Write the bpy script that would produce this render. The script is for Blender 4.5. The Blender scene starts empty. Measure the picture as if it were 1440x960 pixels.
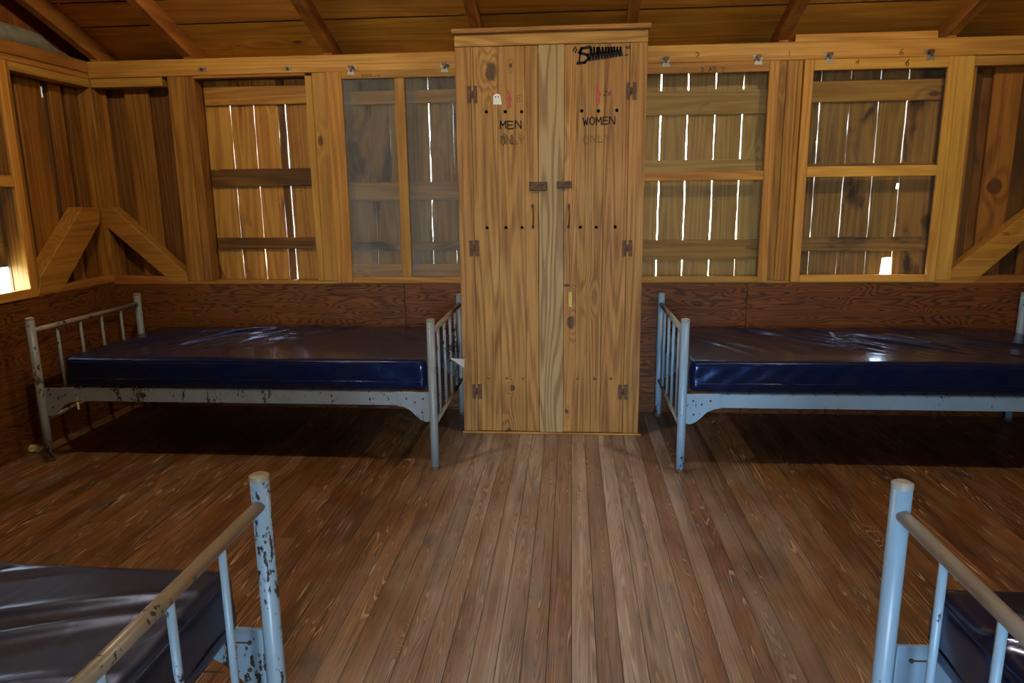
import bpy, bmesh, math, random
from mathutils import Vector, Matrix
import numpy as np

random.seed(7)
C = bpy.context.scene.collection
scene = bpy.context.scene

# ------------------------------------------------------------------ camera
F_PX, TILT, YAW, ROLL, CAM_H = 1000.48, .2041, .0838, .0115, 1.305

def ray(x, y):
    X = (x - 720) / F_PX; U = (480 - y) / F_PX
    cr, sr = math.cos(ROLL), math.sin(ROLL)
    xx = X * cr + U * sr; u = -X * sr + U * cr
    ct, st = math.cos(TILT), math.sin(TILT)
    d = ct + u * st; z = -st + u * ct
    cy, sy = math.cos(YAW), math.sin(YAW)
    return Vector((xx * cy - d * sy, xx * sy + d * cy, z))

def on_y(x, y, Y):
    q = ray(x, y); return Vector((0, 0, CAM_H)) + q * (Y / q.y)
def on_x(x, y, X):
    q = ray(x, y); return Vector((0, 0, CAM_H)) + q * (X / q.x)
def on_z(x, y, Z=0.):
    q = ray(x, y); return Vector((0, 0, CAM_H)) + q * ((Z - CAM_H) / q.z)

cam_data = bpy.data.cameras.new('camera')
cam_data.sensor_width = 36; cam_data.lens = 36 * F_PX / 1440
cam_data.clip_start = .02
cam = bpy.data.objects.new('camera', cam_data); C.objects.link(cam)
fw = ray(720, 480).normalized(); rt = (ray(820, 480) - ray(720, 480)).normalized(); up = rt.cross(fw)
m = Matrix((rt, up, -fw)).transposed().to_4x4(); m.translation = (0, 0, CAM_H)
cam.matrix_world = m
scene.camera = cam

# ------------------------------------------------------------------ sky, daylight, exposure
world = bpy.data.worlds.new('world'); scene.world = world; world.use_nodes = True
bg = world.node_tree.nodes['Background']
bg.inputs[0].default_value = (.66, .82, 1.0, 1); bg.inputs[1].default_value = 58.0

def area(name, loc, target, sx, sy, power, col, spread=180):
    l = bpy.data.lights.new(name, 'AREA'); l.shape = 'RECTANGLE'; l.size = sx; l.size_y = sy
    l.energy = power; l.color = col; l.spread = math.radians(spread)
    o = bpy.data.objects.new(name, l); C.objects.link(o); o.location = loc
    o.rotation_euler = (Vector(target) - Vector(loc)).to_track_quat('-Z', 'Y').to_euler()
    return o
# daylight comes in through the open doorway and the gap in the side window; portals guide the sampling of the sky there
DOOR_W, DOOR_H, DOOR_X = .58, 2.0, .06     # opening made narrow to cut down the daylight
for nm, loc, tg, a_, b_ in (('doorway_portal', (DOOR_X, -1.50, 1.0), (DOOR_X, 4, 1.0), DOOR_W, 2.0), ('side_window_portal', (-2.96, 3.2, .9), (0, 3.2, .9), .6, .3)):
    area(nm, loc, tg, a_, b_, 1, (1, 1, 1)).data.cycles.is_portal = True
LAMP_POWER = 830.0

vs = scene.view_settings
vs.view_transform = 'Standard'; vs.look = 'None'; vs.gamma = 1; vs.exposure = -0.10
vs.use_curve_mapping = False

# ------------------------------------------------------------------ dimensions
D = 4.209            # interior face of the back wall framing
XL, XR, YF = -2.84, 2.68, -1.4
PLATE_TOP, PLATE_BOT, HEAD_BOT, PLY_TOP = 2.095, 2.0, 1.95, .785
PITCH = math.tan(math.radians(19.5))
RIDGE_Y = 1.4
CAB_Y = 3.766

# ------------------------------------------------------------------ materials
def nt(name):
    m = bpy.data.materials.new(name); m.use_nodes = True
    t = m.node_tree; return m, t, t.nodes['Principled BSDF']
def N(t, kind, **kw):
    n = t.nodes.new(kind)
    for k, v in kw.items(): setattr(n, k, v)
    return n
def put(t, sock, v):
    if isinstance(v, bpy.types.NodeSocket): t.links.new(v, sock)
    else: sock.default_value = v
def math_(t, op, a, b=None, c=None, clamp=False):
    n = N(t, 'ShaderNodeMath', operation=op); n.use_clamp = clamp
    put(t, n.inputs[0], a)
    if b is not None: put(t, n.inputs[1], b)
    if c is not None: put(t, n.inputs[2], c)
    return n.outputs[0]
def mix(t, f, a, b, blend='MIX'):
    n = N(t, 'ShaderNodeMix', data_type='RGBA', blend_type=blend)
    put(t, n.inputs[0], f)
    for s, v in ((n.inputs[6], a), (n.inputs[7], b)):
        if isinstance(v, bpy.types.NodeSocket): t.links.new(v, s)
        else: s.default_value = (*v, 1) if len(v) == 3 else v
    return n.outputs[2]
def ramp(t, f, lo, hi, smooth=True):
    n = N(t, 'ShaderNodeMapRange'); n.interpolation_type = 'SMOOTHSTEP' if smooth else 'LINEAR'
    put(t, n.inputs['Value'], f); n.inputs['From Min'].default_value = lo; n.inputs['From Max'].default_value = hi
    return n.outputs['Result']
def noise(t, vec, scale, detail=2., rough=.5, dist=0.):
    n = N(t, 'ShaderNodeTexNoise'); put(t, n.inputs['Vector'], vec)
    n.inputs['Scale'].default_value = scale; n.inputs['Detail'].default_value = detail
    n.inputs['Roughness'].default_value = rough; n.inputs['Distortion'].default_value = dist
    return n.outputs['Fac']
def vscale(t, vec, s):
    n = N(t, 'ShaderNodeVectorMath', operation='MULTIPLY'); put(t, n.inputs[0], vec); n.inputs[1].default_value = s
    return n.outputs[0]
def vadd(t, a, b):
    n = N(t, 'ShaderNodeVectorMath', operation='ADD'); put(t, n.inputs[0], a); put(t, n.inputs[1], b); return n.outputs[0]

def wood(name, axis, light, dark, ring_scale=6., freq=9., stretch=.1, ring_amt=.55, fibre_amt=.35, blotch=.35,
         var=.18, rough=.55, spec=.3, knots=True, knot_list=(), knot_col=(.07, .025, .008), bump=.25,
         wear_and_light=None, stain=None, coat=0., hue_var=.005, sharp=.0, lines=None):
    m, t, p = nt(name)
    tc = N(t, 'ShaderNodeTexCoord'); oi = N(t, 'ShaderNodeObjectInfo')
    rnd = oi.outputs['Random']
    off = N(t, 'ShaderNodeCombineXYZ')
    put(t, off.inputs[0], math_(t, 'MULTIPLY', rnd, 37.3)); put(t, off.inputs[1], math_(t, 'MULTIPLY', rnd, 91.7)); put(t, off.inputs[2], math_(t, 'MULTIPLY', rnd, 53.1))
    obj = tc.outputs['Object']
    s = [1., 1., 1.]; s['xyz'.index(axis)] = stretch
    sv = vadd(t, vscale(t, obj, s), off.outputs[0])
    base = noise(t, sv, ring_scale, 1.5, .45, .15)
    # knots
    kmask = None
    if knots:
        ks = [4.2, 4.2, 4.2]; ks['xyz'.index(axis)] = 2.1
        vo = N(t, 'ShaderNodeTexVoronoi'); put(t, vo.inputs['Vector'], vadd(t, vscale(t, obj, ks), off.outputs[0])); vo.inputs['Scale'].default_value = 1.
        sep = N(t, 'ShaderNodeSeparateColor'); put(t, sep.inputs[0], vo.outputs['Color'])
        on = math_(t, 'GREATER_THAN', sep.outputs[0], .55)
        d = vo.outputs['Distance']
        kmask = math_(t, 'MULTIPLY', ramp(t, d, .085, .045), on)
        halo = math_(t, 'MULTIPLY', ramp(t, d, .32, .0), on)
        base = math_(t, 'ADD', base, math_(t, 'MULTIPLY', halo, .16))
    for (kx, ky, kz, rx, rz) in knot_list:
        sub = N(t, 'ShaderNodeVectorMath', operation='SUBTRACT'); put(t, sub.inputs[0], obj); sub.inputs[1].default_value = (kx, ky, kz)
        sc = vscale(t, sub.outputs[0], (1 / rx, 0, 1 / rz))
        ln = N(t, 'ShaderNodeVectorMath', operation='LENGTH'); put(t, ln.inputs[0], sc)
        dd = math_(t, 'ADD', ln.outputs['Value'], math_(t, 'MULTIPLY', math_(t, 'SUBTRACT', noise(t, obj, 40., 2.), .5), .6))
        k = ramp(t, dd, 1.1, .75)
        kmask = k if kmask is None else math_(t, 'MAXIMUM', kmask, k)
        base = math_(t, 'ADD', base, math_(t, 'MULTIPLY', ramp(t, ln.outputs['Value'], 3.2, 0.), .22))
    ring = math_(t, 'SINE', math_(t, 'MULTIPLY', base, freq * 6.283))
    raw = ring
    ring = ramp(t, ring, -1. + sharp * 1.4, 1.)
    fs = [1., 1., 1.]; fs['xyz'.index(axis)] = .02
    fib = noise(t, vadd(t, vscale(t, obj, fs), off.outputs[0]), 160., 3., .6)
    fib = ramp(t, fib, .36, .64)
    bl = [1., 1., 1.]; bl['xyz'.index(axis)] = .35
    blo = noise(t, vadd(t, vscale(t, obj, bl), off.outputs[0]), 5., 3., .6)
    blo = ramp(t, blo, .3, .72)
    f = math_(t, 'ADD', math_(t, 'MULTIPLY', ring, ring_amt), math_(t, 'MULTIPLY', fib, fibre_amt))
    f = math_(t, 'ADD', f, math_(t, 'MULTIPLY', blo, blotch))
    f = math_(t, 'DIVIDE', f, ring_amt + fibre_amt + blotch, clamp=True)
    col = mix(t, f, light, dark)
    if stain:        # irregular dark weathering with a shape of its own
        scol, lo, hi, ssc = stain
        st_ = [1., 1., 1.]; st_['xyz'.index(axis)] = .45
        sm = ramp(t, noise(t, vadd(t, vscale(t, obj, st_), off.outputs[0]), ssc, 4., .6, .4), lo, hi)
        col = mix(t, sm, col, scol)
    if kmask is not None: col = mix(t, math_(t, 'MULTIPLY', kmask, .85), col, knot_col)
    hs = N(t, 'ShaderNodeHueSaturation'); put(t, hs.inputs['Color'], col)
    put(t, hs.inputs['Value'], math_(t, 'MULTIPLY_ADD', rnd, 2 * var, 1 - var))
    r2 = math_(t, 'FRACT', math_(t, 'MULTIPLY', rnd, 17.31))
    put(t, hs.inputs['Hue'], math_(t, 'MULTIPLY_ADD', r2, 2 * hue_var, .5 - hue_var))
    col = hs.outputs['Color']
    ro = math_(t, 'MULTIPLY_ADD', fib, .18, rough - .09)
    thin = math_(t, 'MULTIPLY', ramp(t, raw, .7, 1.), ramp(t, noise(t, vadd(t, vscale(t, obj, bl), off.outputs[0]), 9., 3., .6), .38, .62)) if lines else None
    if wear_and_light:         # trodden aisle: worn finish, with the brightness of cool daylight painted in
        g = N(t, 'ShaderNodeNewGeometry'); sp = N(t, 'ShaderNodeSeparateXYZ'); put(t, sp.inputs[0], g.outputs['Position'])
        wcol, x0, hw, soft = wear_and_light
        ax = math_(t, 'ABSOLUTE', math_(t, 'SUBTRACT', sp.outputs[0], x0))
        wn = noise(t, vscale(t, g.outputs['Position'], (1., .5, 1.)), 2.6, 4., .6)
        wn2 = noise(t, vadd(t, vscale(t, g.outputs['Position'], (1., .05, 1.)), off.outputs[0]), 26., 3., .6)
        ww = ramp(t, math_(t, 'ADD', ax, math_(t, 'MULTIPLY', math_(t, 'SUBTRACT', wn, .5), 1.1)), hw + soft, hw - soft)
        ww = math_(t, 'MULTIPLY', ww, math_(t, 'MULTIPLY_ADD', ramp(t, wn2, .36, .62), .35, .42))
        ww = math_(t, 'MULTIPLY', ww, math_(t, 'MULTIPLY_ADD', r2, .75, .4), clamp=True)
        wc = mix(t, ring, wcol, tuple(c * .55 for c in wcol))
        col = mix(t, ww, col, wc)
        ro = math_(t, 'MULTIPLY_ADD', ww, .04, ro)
    if lines: col = mix(t, math_(t, 'MULTIPLY', thin, lines[1]), col, lines[0])
    put(t, p.inputs['Base Color'], col); put(t, p.inputs['Roughness'], ro)
    p.inputs['Specular IOR Level'].default_value = spec
    if coat: p.inputs['Coat Weight'].default_value = coat; p.inputs['Coat Roughness'].default_value = .28
    b = N(t, 'ShaderNodeBump'); b.inputs['Strength'].default_value = bump; b.inputs['Distance'].default_value = .002
    put(t, b.inputs['Height'], math_(t, 'ADD', math_(t, 'MULTIPLY', ring, -.4), math_(t, 'MULTIPLY', fib, -.6)))
    put(t, p.inputs['Normal'], b.outputs[0])
    return m

def simple(name, col, rough=.5, metal=0., spec=.5, var=0., emit=None, nscale=30., namt=.0, col2=None, bump=0.):
    m, t, p = nt(name)
    tc = N(t, 'ShaderNodeTexCoord')
    c2 = col2 or tuple(c * .6 for c in col)
    n = noise(t, tc.outputs['Object'], nscale, 4., .6)
    put(t, p.inputs['Base Color'], mix(t, math_(t, 'MULTIPLY', ramp(t, n, .35, .7), namt), col, c2))
    p.inputs['Roughness'].default_value = rough; p.inputs['Metallic'].default_value = metal
    p.inputs['Specular IOR Level'].default_value = spec
    if emit: p.inputs['Emission Color'].default_value = (*emit[0], 1); p.inputs['Emission Strength'].default_value = emit[1]
    if bump:
        b = N(t, 'ShaderNodeBump'); b.inputs['Strength'].default_value = bump; b.inputs['Distance'].default_value = .003
        put(t, b.inputs['Height'], n); put(t, p.inputs['Normal'], b.outputs[0])
    return m

def paint(name, col, rust, lo, rough=.35, dirt=(.16, .12, .07), dirt_amt=.3):
    """chipped enamel over rusting steel"""
    m, t, p = nt(name)
    tc = N(t, 'ShaderNodeTexCoord'); oi = N(t, 'ShaderNodeObjectInfo')
    off = N(t, 'ShaderNodeCombineXYZ')
    for i, k in enumerate((31.7, 17.1, 77.3)): put(t, off.inputs[i], math_(t, 'MULTIPLY', oi.outputs['Random'], k))
    v = vadd(t, vscale(t, tc.outputs['Object'], (1, 1, .45)), off.outputs[0])
    big = noise(t, v, 9., 3., .6); fine = noise(t, v, 85., 3., .6)
    k = math_(t, 'ADD', math_(t, 'MULTIPLY', big, .55), math_(t, 'MULTIPLY', fine, .45))
    chip = ramp(t, k, lo, lo + .025)
    d = math_(t, 'MULTIPLY', ramp(t, noise(t, v, 6., 4., .65), .4, .75), dirt_amt)
    c = mix(t, d, col, dirt)
    rc = mix(t, ramp(t, fine, .4, .6), rust, tuple(x * .35 for x in rust))
    put(t, p.inputs['Base Color'], mix(t, chip, c, rc))
    put(t, p.inputs['Roughness'], math_(t, 'MULTIPLY_ADD', chip, .35, rough))
    p.inputs['Specular IOR Level'].default_value = .45
    b = N(t, 'ShaderNodeBump'); b.inputs['Strength'].default_value = .5; b.inputs['Distance'].default_value = .001
    put(t, b.inputs['Height'], math_(t, 'SUBTRACT', 1., chip)); put(t, p.inputs['Normal'], b.outputs[0])
    return m

PINE_L, PINE_D = (.40, .185, .028), (.18, .066, .009)
M = {}
for ax in 'xyz':
    M['pine_' + ax] = wood('pine_' + ax, ax, PINE_L, PINE_D, 9., 11., stretch=.05)
    M['plate_' + ax] = wood('plate_' + ax, ax, (.53, .285, .05), (.31, .135, .02), 8., 9., stretch=.045, ring_amt=.4)
    M['roof_' + ax] = wood('roof_' + ax, ax, (.66, .33, .05), (.31, .13, .02), 6., 8., stretch=.06, ring_amt=.4, blotch=.6, var=.25)
    M['rafter_' + ax] = wood('rafter_' + ax, ax, (.46, .19, .036), (.23, .078, .014), 6., 6., var=.12)
    M['cab_' + ax] = wood('cab_' + ax, ax, (.48, .245, .058), (.19, .074, .014), 9., 13., stretch=.045, ring_amt=.7, fibre_amt=.5, blotch=.5, var=.10, sharp=.25)
    M['sash_' + ax] = wood('sash_' + ax, ax, (.62, .32, .055), (.42, .18, .025), 9., 9., stretch=.05, var=.08)
    M['sashold_' + ax] = wood('sashold_' + ax, ax, (.48, .235, .035), (.27, .11, .015), 9., 9., stretch=.05, var=.08)
    M['shut_' + ax] = wood('shut_' + ax, ax, (.52, .265, .045), (.27, .11, .018), 8., 10., stretch=.05, var=.12, stain=((.07, .03, .01), .60, .72, 5.))
    M['shutpale_' + ax] = wood('shutpale_' + ax, ax, (.64, .37, .11), (.38, .20, .05), 8., 10., stretch=.05, var=.1, stain=((.14, .08, .03), .64, .78, 5.))
    M['weather_' + ax] = wood('weather_' + ax, ax, (.20, .09, .02), (.06, .024, .006), 8., 10., stretch=.05, var=.1, stain=((.42, .20, .035), .60, .68, 6.))
    M['shutdark_' + ax] = wood('shutdark_' + ax, ax, (.40, .20, .045), (.18, .08, .018), 8., 10., stretch=.05, var=.15, stain=((.04, .018, .008), .52, .66, 5.))
M['siding'] = wood('siding', 'z', (.33, .14, .02), (.14, .048, .007), 8., 10., stretch=.05, var=.2, stain=((.05, .02, .008), .64, .72, 4.))
M['siding_out'] = wood('siding_out', 'z', (.14, .062, .014), (.06, .024, .006), 5., 6., var=.15)
M['siding_mid'] = wood('siding_mid', 'z', (.24, .10, .018), (.10, .036, .007), 8., 10., stretch=.05, var=.15, stain=((.03, .012, .006), .58, .70, 4.))
M['gable'] = wood('gable', 'z', (.30, .09, .015), (.14, .035, .008), 5., 6., var=.15)
M['cab_post'] = wood('cab_post', 'z', (.42, .28, .12), (.21, .12, .04), 8., 12., stretch=.09, ring_amt=.8, fibre_amt=.2, blotch=.15, var=.0, knots=False, sharp=.35)
for ax in 'xy':
    M['ply_' + ax] = wood('ply_' + ax, ax, (.19, .062, .010), (.030, .008, .002), 13., 18., stretch=.17, ring_amt=1.0, fibre_amt=.45, blotch=.4, var=.06, knots=False, rough=.6, sharp=.55)
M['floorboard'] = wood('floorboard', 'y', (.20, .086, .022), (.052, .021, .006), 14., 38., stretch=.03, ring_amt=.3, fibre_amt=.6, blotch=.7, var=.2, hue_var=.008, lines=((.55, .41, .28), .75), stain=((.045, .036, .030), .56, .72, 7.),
                       rough=.42, spec=.45, bump=.45, knot_col=(.03, .012, .006), wear_and_light=((.66, .59, .54), .03, .52, .42))
M['dark'] = simple('dark', (.006, .005, .004), .9, spec=.1)
M['crack'] = simple('crack', (.02, .012, .008), .9, spec=.1)
M['ink'] = simple('ink', (.016, .013, .011), .7, spec=.2)
M['ink_faint'] = simple('ink_faint', (.13, .07, .03), .7, spec=.2, namt=.8, nscale=120., col2=(.30, .15, .05))
M['pencil'] = simple('pencil', (.05, .03, .015), .7, spec=.2)
M['red'] = simple('red', (.42, .045, .018), .6, namt=.6, nscale=90., col2=(.35, .13, .04))
M['pale_scuff'] = simple('pale_scuff', (.62, .36, .17), .7)
M['white'] = simple('white', (.8, .78, .72), .55, namt=.3, nscale=60., col2=(.6, .58, .5))
M['yellow'] = simple('yellow', (.55, .42, .04), .5, namt=.3, nscale=60.)
M['rust'] = simple('rust', (.15, .075, .035), .7, metal=.3, namt=.9, nscale=60., col2=(.05, .03, .02), bump=.4)
M['iron'] = simple('iron', (.09, .06, .04), .5, metal=.6, namt=.8, nscale=80., col2=(.16, .07, .03))
M['zinc'] = simple('zinc', (.30, .30, .28), .45, metal=.6, namt=.7, nscale=90., col2=(.15, .12, .09))
M['string'] = simple('string', (.16, .10, .05), .9)
M['cloth'] = simple('cloth', (.23, .215, .15), .95, spec=.1, namt=.7, nscale=18., col2=(.13, .12, .08), bump=.8)
M['wrapper'] = simple('wrapper', (.50, .50, .22), .4, namt=.7, nscale=40., col2=(.1, .12, .05))
M['porcelain'] = simple('porcelain', (.8, .78, .72), .25)
M['bulb'] = simple('bulb', (.9, .85, .7), .3, emit=((1., .87, .64), 1.0))
M['blue_l'] = paint('blue_l', (.21, .25, .265), (.10, .05, .028), .575, dirt_amt=.45)
M['tan_l'] = paint('tan_l', (.26, .22, .15), (.10, .05, .028), .59, dirt_amt=.5)
M['blue_f'] = paint('blue_f', (.23, .33, .41), (.07, .045, .035), .555, dirt_amt=.25)
M['blue_r'] = paint('blue_r', (.22, .36, .50), (.09, .05, .035), .62, dirt_amt=.2)
M['tan_r'] = paint('tan_r', (.29, .30, .29), (.10, .05, .028), .63, dirt_amt=.4)
M['ground'] = simple('ground', (.34, .36, .20), .9, spec=.1, namt=.7, nscale=1.5, col2=(.25, .20, .11))

def vinyl(name, c1, c2, rough, coat):
    m, t, p = nt(name)
    tc = N(t, 'ShaderNodeTexCoord'); ob = tc.outputs['Object']
    n = noise(t, ob, 5., 4., .6)
    col = mix(t, ramp(t, n, .4, .75), c1, c2)
    dust = math_(t, 'MULTIPLY', ramp(t, noise(t, vscale(t, ob, (1, 1, 1)), 11., 5., .7), .55, .85), .035)
    put(t, p.inputs['Base Color'], mix(t, dust, col, (.25, .22, .18)))
    put(t, p.inputs['Roughness'], math_(t, 'MULTIPLY_ADD', n, .10, rough))
    p.inputs['Specular IOR Level'].default_value = 1.; p.inputs['Specular Tint'].default_value = (.25, .42, 1., 1)
    p.inputs['IOR'].default_value = 1.42; p.inputs['Coat Weight'].default_value = coat; p.inputs['Coat Roughness'].default_value = .11; p.inputs['Coat Tint'].default_value = (.8, .88, 1., 1)
    b = N(t, 'ShaderNodeBump'); b.inputs['Strength'].default_value = .35; b.inputs['Distance'].default_value = .006
    put(t, b.inputs['Height'], noise(t, vscale(t, ob, (1.6, .7, 1.)), 9., 3., .5, .8)); put(t, p.inputs['Normal'], b.outputs[0])
    return m
M['vinyl'] = vinyl('vinyl', (.004, .008, .036), (.008, .010, .024), .17, .3)
M['vinyl_dull'] = vinyl('vinyl_dull', (.014, .015, .026), (.022, .022, .028), .30, .05)

def dusty_glass(name, d0, d1):
    m, t, p = nt(name)
    out = [n for n in t.nodes if n.type == 'OUTPUT_MATERIAL'][0]
    t.nodes.remove(p)
    tr = N(t, 'ShaderNodeBsdfTransparent'); tr.inputs[0].default_value = (.92, .94, .92, 1)
    gl = N(t, 'ShaderNodeBsdfGlossy'); gl.inputs['Roughness'].default_value = .03; gl.inputs[0].default_value = (1, 1, 1, 1)
    df = N(t, 'ShaderNodeBsdfDiffuse'); df.inputs[0].default_value = (.42, .42, .40, 1)
    tc = N(t, 'ShaderNodeTexCoord')
    n = noise(t, tc.outputs['Object'], 3.5, 5., .65, .5)
    dust = math_(t, 'MULTIPLY_ADD', ramp(t, n, .3, .75), d1, d0)
    m1 = N(t, 'ShaderNodeMixShader'); put(t, m1.inputs[0], math_(t, 'MULTIPLY', dust, math_(t, 'SUBTRACT', 1., N(t, 'ShaderNodeNewGeometry').outputs['Backfacing']))); t.links.new(tr.outputs[0], m1.inputs[1]); t.links.new(df.outputs[0], m1.inputs[2])
    fr = N(t, 'ShaderNodeFresnel'); fr.inputs[0].default_value = 1.5
    ge = N(t, 'ShaderNodeNewGeometry')
    m2 = N(t, 'ShaderNodeMixShader'); put(t, m2.inputs[0], math_(t, 'MULTIPLY', fr.outputs[0], math_(t, 'SUBTRACT', 1., ge.outputs['Backfacing']))); t.links.new(m1.outputs[0], m2.inputs[1]); t.links.new(gl.outputs[0], m2.inputs[2])
    t.links.new(m2.outputs[0], out.inputs[0])
    return m
M['glass'] = dusty_glass('clear_glass', .015, .05); M['glass_grey'] = dusty_glass('dusty_glass', .14, .18)

# ------------------------------------------------------------------ builders
WLOC = {}
def link(o, parent, origin):
    C.objects.link(o)
    if parent is not None:
        o.parent = parent; o.location = Vector(origin) - WLOC[parent.name]
    else: o.location = origin
    WLOC[o.name] = Vector(origin)
    return o
def empty(name, origin, label=None, cat=None, group=None, kind=None, parent=None):
    o = bpy.data.objects.new(name, None); o.empty_display_size = .1
    link(o, parent, origin); tag(o, label, cat, group, kind); return o
def tag(o, label=None, cat=None, group=None, kind=None):
    for k, v in (('label', label), ('category', cat), ('group', group), ('kind', kind)):
        if v: o[k] = v
    return o
def mesh(name, bm, mat, parent=None, origin=None, smooth=False):
    """bm in world coordinates; the object's origin is put at `origin` (default: centre of its bounds)"""
    if origin is None:
        lo = Vector([min(v.co[i] for v in bm.verts) for i in range(3)]); hi = Vector([max(v.co[i] for v in bm.verts) for i in range(3)])
        origin = (lo + hi) / 2
    origin = Vector(origin)
    bmesh.ops.translate(bm, verts=bm.verts, vec=-origin)
    bmesh.ops.recalc_face_normals(bm, faces=bm.faces)
    me = bpy.data.meshes.new(name); bm.to_mesh(me); bm.free()
    if isinstance(mat, str): mat = M[mat]
    me.materials.append(mat)
    if smooth:
        for p in me.polygons: p.use_smooth = True
    o = bpy.data.objects.new(name, me)
    return link(o, parent, origin)
def bm_box(lo, hi, bev=.002, bm=None):
    b = bmesh.new() if bm is None else bm
    c = [(a + d) / 2 for a, d in zip(lo, hi)]; s = [max(abs(d - a), 1e-4) for a, d in zip(lo, hi)]
    r = bmesh.ops.create_cube(b, size=1., matrix=Matrix.Translation(c) @ Matrix.Diagonal((*s, 1)))
    if bev:
        es = {e for v in r['verts'] for e in v.link_edges}
        bmesh.ops.bevel(b, geom=list(es), offset=min(bev, min(s) * .3), segments=1, affect='EDGES')
    return b
def box(name, lo, hi, mat, parent=None, bev=.002):
    return mesh(name, bm_box(lo, hi, bev), mat, parent)
def bm_prism(pts, axis, a0, a1, bev=0.):
    """polygon pts (two coords each) extruded along `axis` from a0 to a1"""
    b = bmesh.new()
    def mk(p, a):
        if axis == 'y': return (p[0], a, p[1])
        if axis == 'x': return (a, p[0], p[1])
        return (p[0], p[1], a)
    v0 = [b.verts.new(mk(p, a0)) for p in pts]; v1 = [b.verts.new(mk(p, a1)) for p in pts]
    b.faces.new(v0); b.faces.new(v1[::-1])
    for i in range(len(pts)):
        j = (i + 1) % len(pts); b.faces.new((v0[i], v0[j], v1[j], v1[i]))
    if bev: bmesh.ops.bevel(b, geom=b.edges[:], offset=bev, segments=1, affect='EDGES')
    return b
def bm_tube(path, r, seg=12, bm=None, closed=False, caps=True):
    b = bmesh.new() if bm is None else bm
    P = [Vector(p) for p in path]; n = len(P); rs = r if isinstance(r, (list, tuple)) else [r] * n
    rings = []; prev = None
    for i in range(n):
        if closed: tdir = (P[(i + 1) % n] - P[i - 1]).normalized()
        else: tdir = (P[min(i + 1, n - 1)] - P[max(i - 1, 0)]).normalized()
        if prev is None:
            u = tdir.orthogonal().normalized()
        else:
            u = (prev - tdir * prev.dot(tdir)).normalized()
        prev = u; w = tdir.cross(u)
        rings.append([b.verts.new(P[i] + (u * math.cos(2 * math.pi * k / seg) + w * math.sin(2 * math.pi * k / seg)) * rs[i]) for k in range(seg)])
    for i in range(n if closed else n - 1):
        A, B = rings[i], rings[(i + 1) % n]
        for k in range(seg):
            b.faces.new((A[k], A[(k + 1) % seg], B[(k + 1) % seg], B[k]))
    if caps and not closed:
        b.faces.new(rings[0][::-1]); b.faces.new(rings[-1])
    return b
def tube(name, path, r, mat, parent=None, seg=12, smooth=True, closed=False):
    o = mesh(name, bm_tube(path, r, seg, closed=closed), mat, parent, smooth=False)
    if smooth:
        for p in o.data.polygons: p.use_smooth = len(p.vertices) == 4
    return o
def copy_tree(o, loc=None, parent=None):
    c = o.copy(); C.objects.link(c); c.parent = parent
    if loc is not None: c.location = loc
    WLOC[c.name] = Vector(c.location) if parent is None else WLOC[parent.name] + Vector(c.location)
    for ch in [x for x in C.objects if x.parent == o]: copy_tree(ch, None, c)
    return c

# ------------------------------------------------------------------ setting: ground outside
box('ground', (-30, -30, -.62), (30, 30, -.5), 'ground', None, 0)['kind'] = 'structure'

# floor : each board its own piece
floor = empty('floor', ((XL + XR) / 2, 1.4, 0), kind='structure')
box('subfloor', (XL - .12, YF - .12, -.12), (XR + .12, D + .14, -.024), 'siding_out', floor, 0)
x = XL; BW = .0712
i = 0
while x < XR - .01:
    w = min(BW, XR - x)
    cuts = [random.uniform(YF + .2, .6) if i % 3 else random.uniform(.8, D - .8)] if abs(x + .1) > .8 or i % 3 else []
    ys = [YF] + cuts + [D]
    for a, b_ in zip(ys[:-1], ys[1:]):
        dz = random.uniform(-.0012, 0)
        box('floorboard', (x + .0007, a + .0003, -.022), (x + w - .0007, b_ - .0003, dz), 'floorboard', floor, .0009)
    x += BW; i += 1

# ------------------------------------------------------------------ back wall
wb = empty('wall_back', (0, D, 0), kind='structure')
S0, S1, S2 = D + .09, D + .112, D + .134     # siding layers
def px_x(x, y=250, Y=D): return on_y(x, y, Y).x
def px_z(y, x=720, Y=D): return on_y(x, y, Y).z
W1 = (px_x(285), px_x(438)); W2 = (px_x(467), px_x(670))
W4 = (px_x(1119), px_x(1328)); W3 = (px_x(1086) - (W4[1] - W4[0]), px_x(1086))
OZ0, OZ1 = .80, 1.985
def bx(name, x0, x1, y0, y1, z0, z1, mat, bev=.0025, par=None): return box(name, (x0, y0, z0), (x1, y1, z1), mat, par or wb, bev)
# plates and headers
seamx = px_x(905, 80)
bx('top_plate', XL - .0, -.1, D - .004, D + .09, PLATE_BOT + .001, PLATE_TOP, 'plate_x', .004)
bx('top_plate', -.1, XR, D - .004, D + .09, PLATE_BOT + .001, PLATE_TOP, 'plate_x', .004)
bx('header', XL, px_x(241), D + .006, D + .09, HEAD_BOT, PLATE_BOT, 'plate_x')
bx('header', px_x(1363, 100), XR, D + .006, D + .09, HEAD_BOT, PLATE_BOT, 'plate_x')
# plywood wainscot
for a, b_ in ((XL, -1.0), (-1.0, 1.02), (1.02, XR)):
    bx('plywood_panel', a + .001, b_ - .001, D - .012, D, .0, PLY_TOP, 'ply_x', .002)
# sills
sx = px_x(246, 220)
bx('sill', XL, sx - .001, D + .0, D + .09, PLY_TOP - .01, .83, 'rafter_x', .003)
bx('sill', px_x(1345), XR, D + .0, D + .09, PLY_TOP - .01, .825, 'rafter_x', .003)
bx('sill', sx, px_x(1345), D + .001, D + .113, PLY_TOP - .04, .80, 'plate_x', .003)
bx('bottom_plate', XL, XR, D + .001, D + .09, 0., .09, 'rafter_x')
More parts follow.
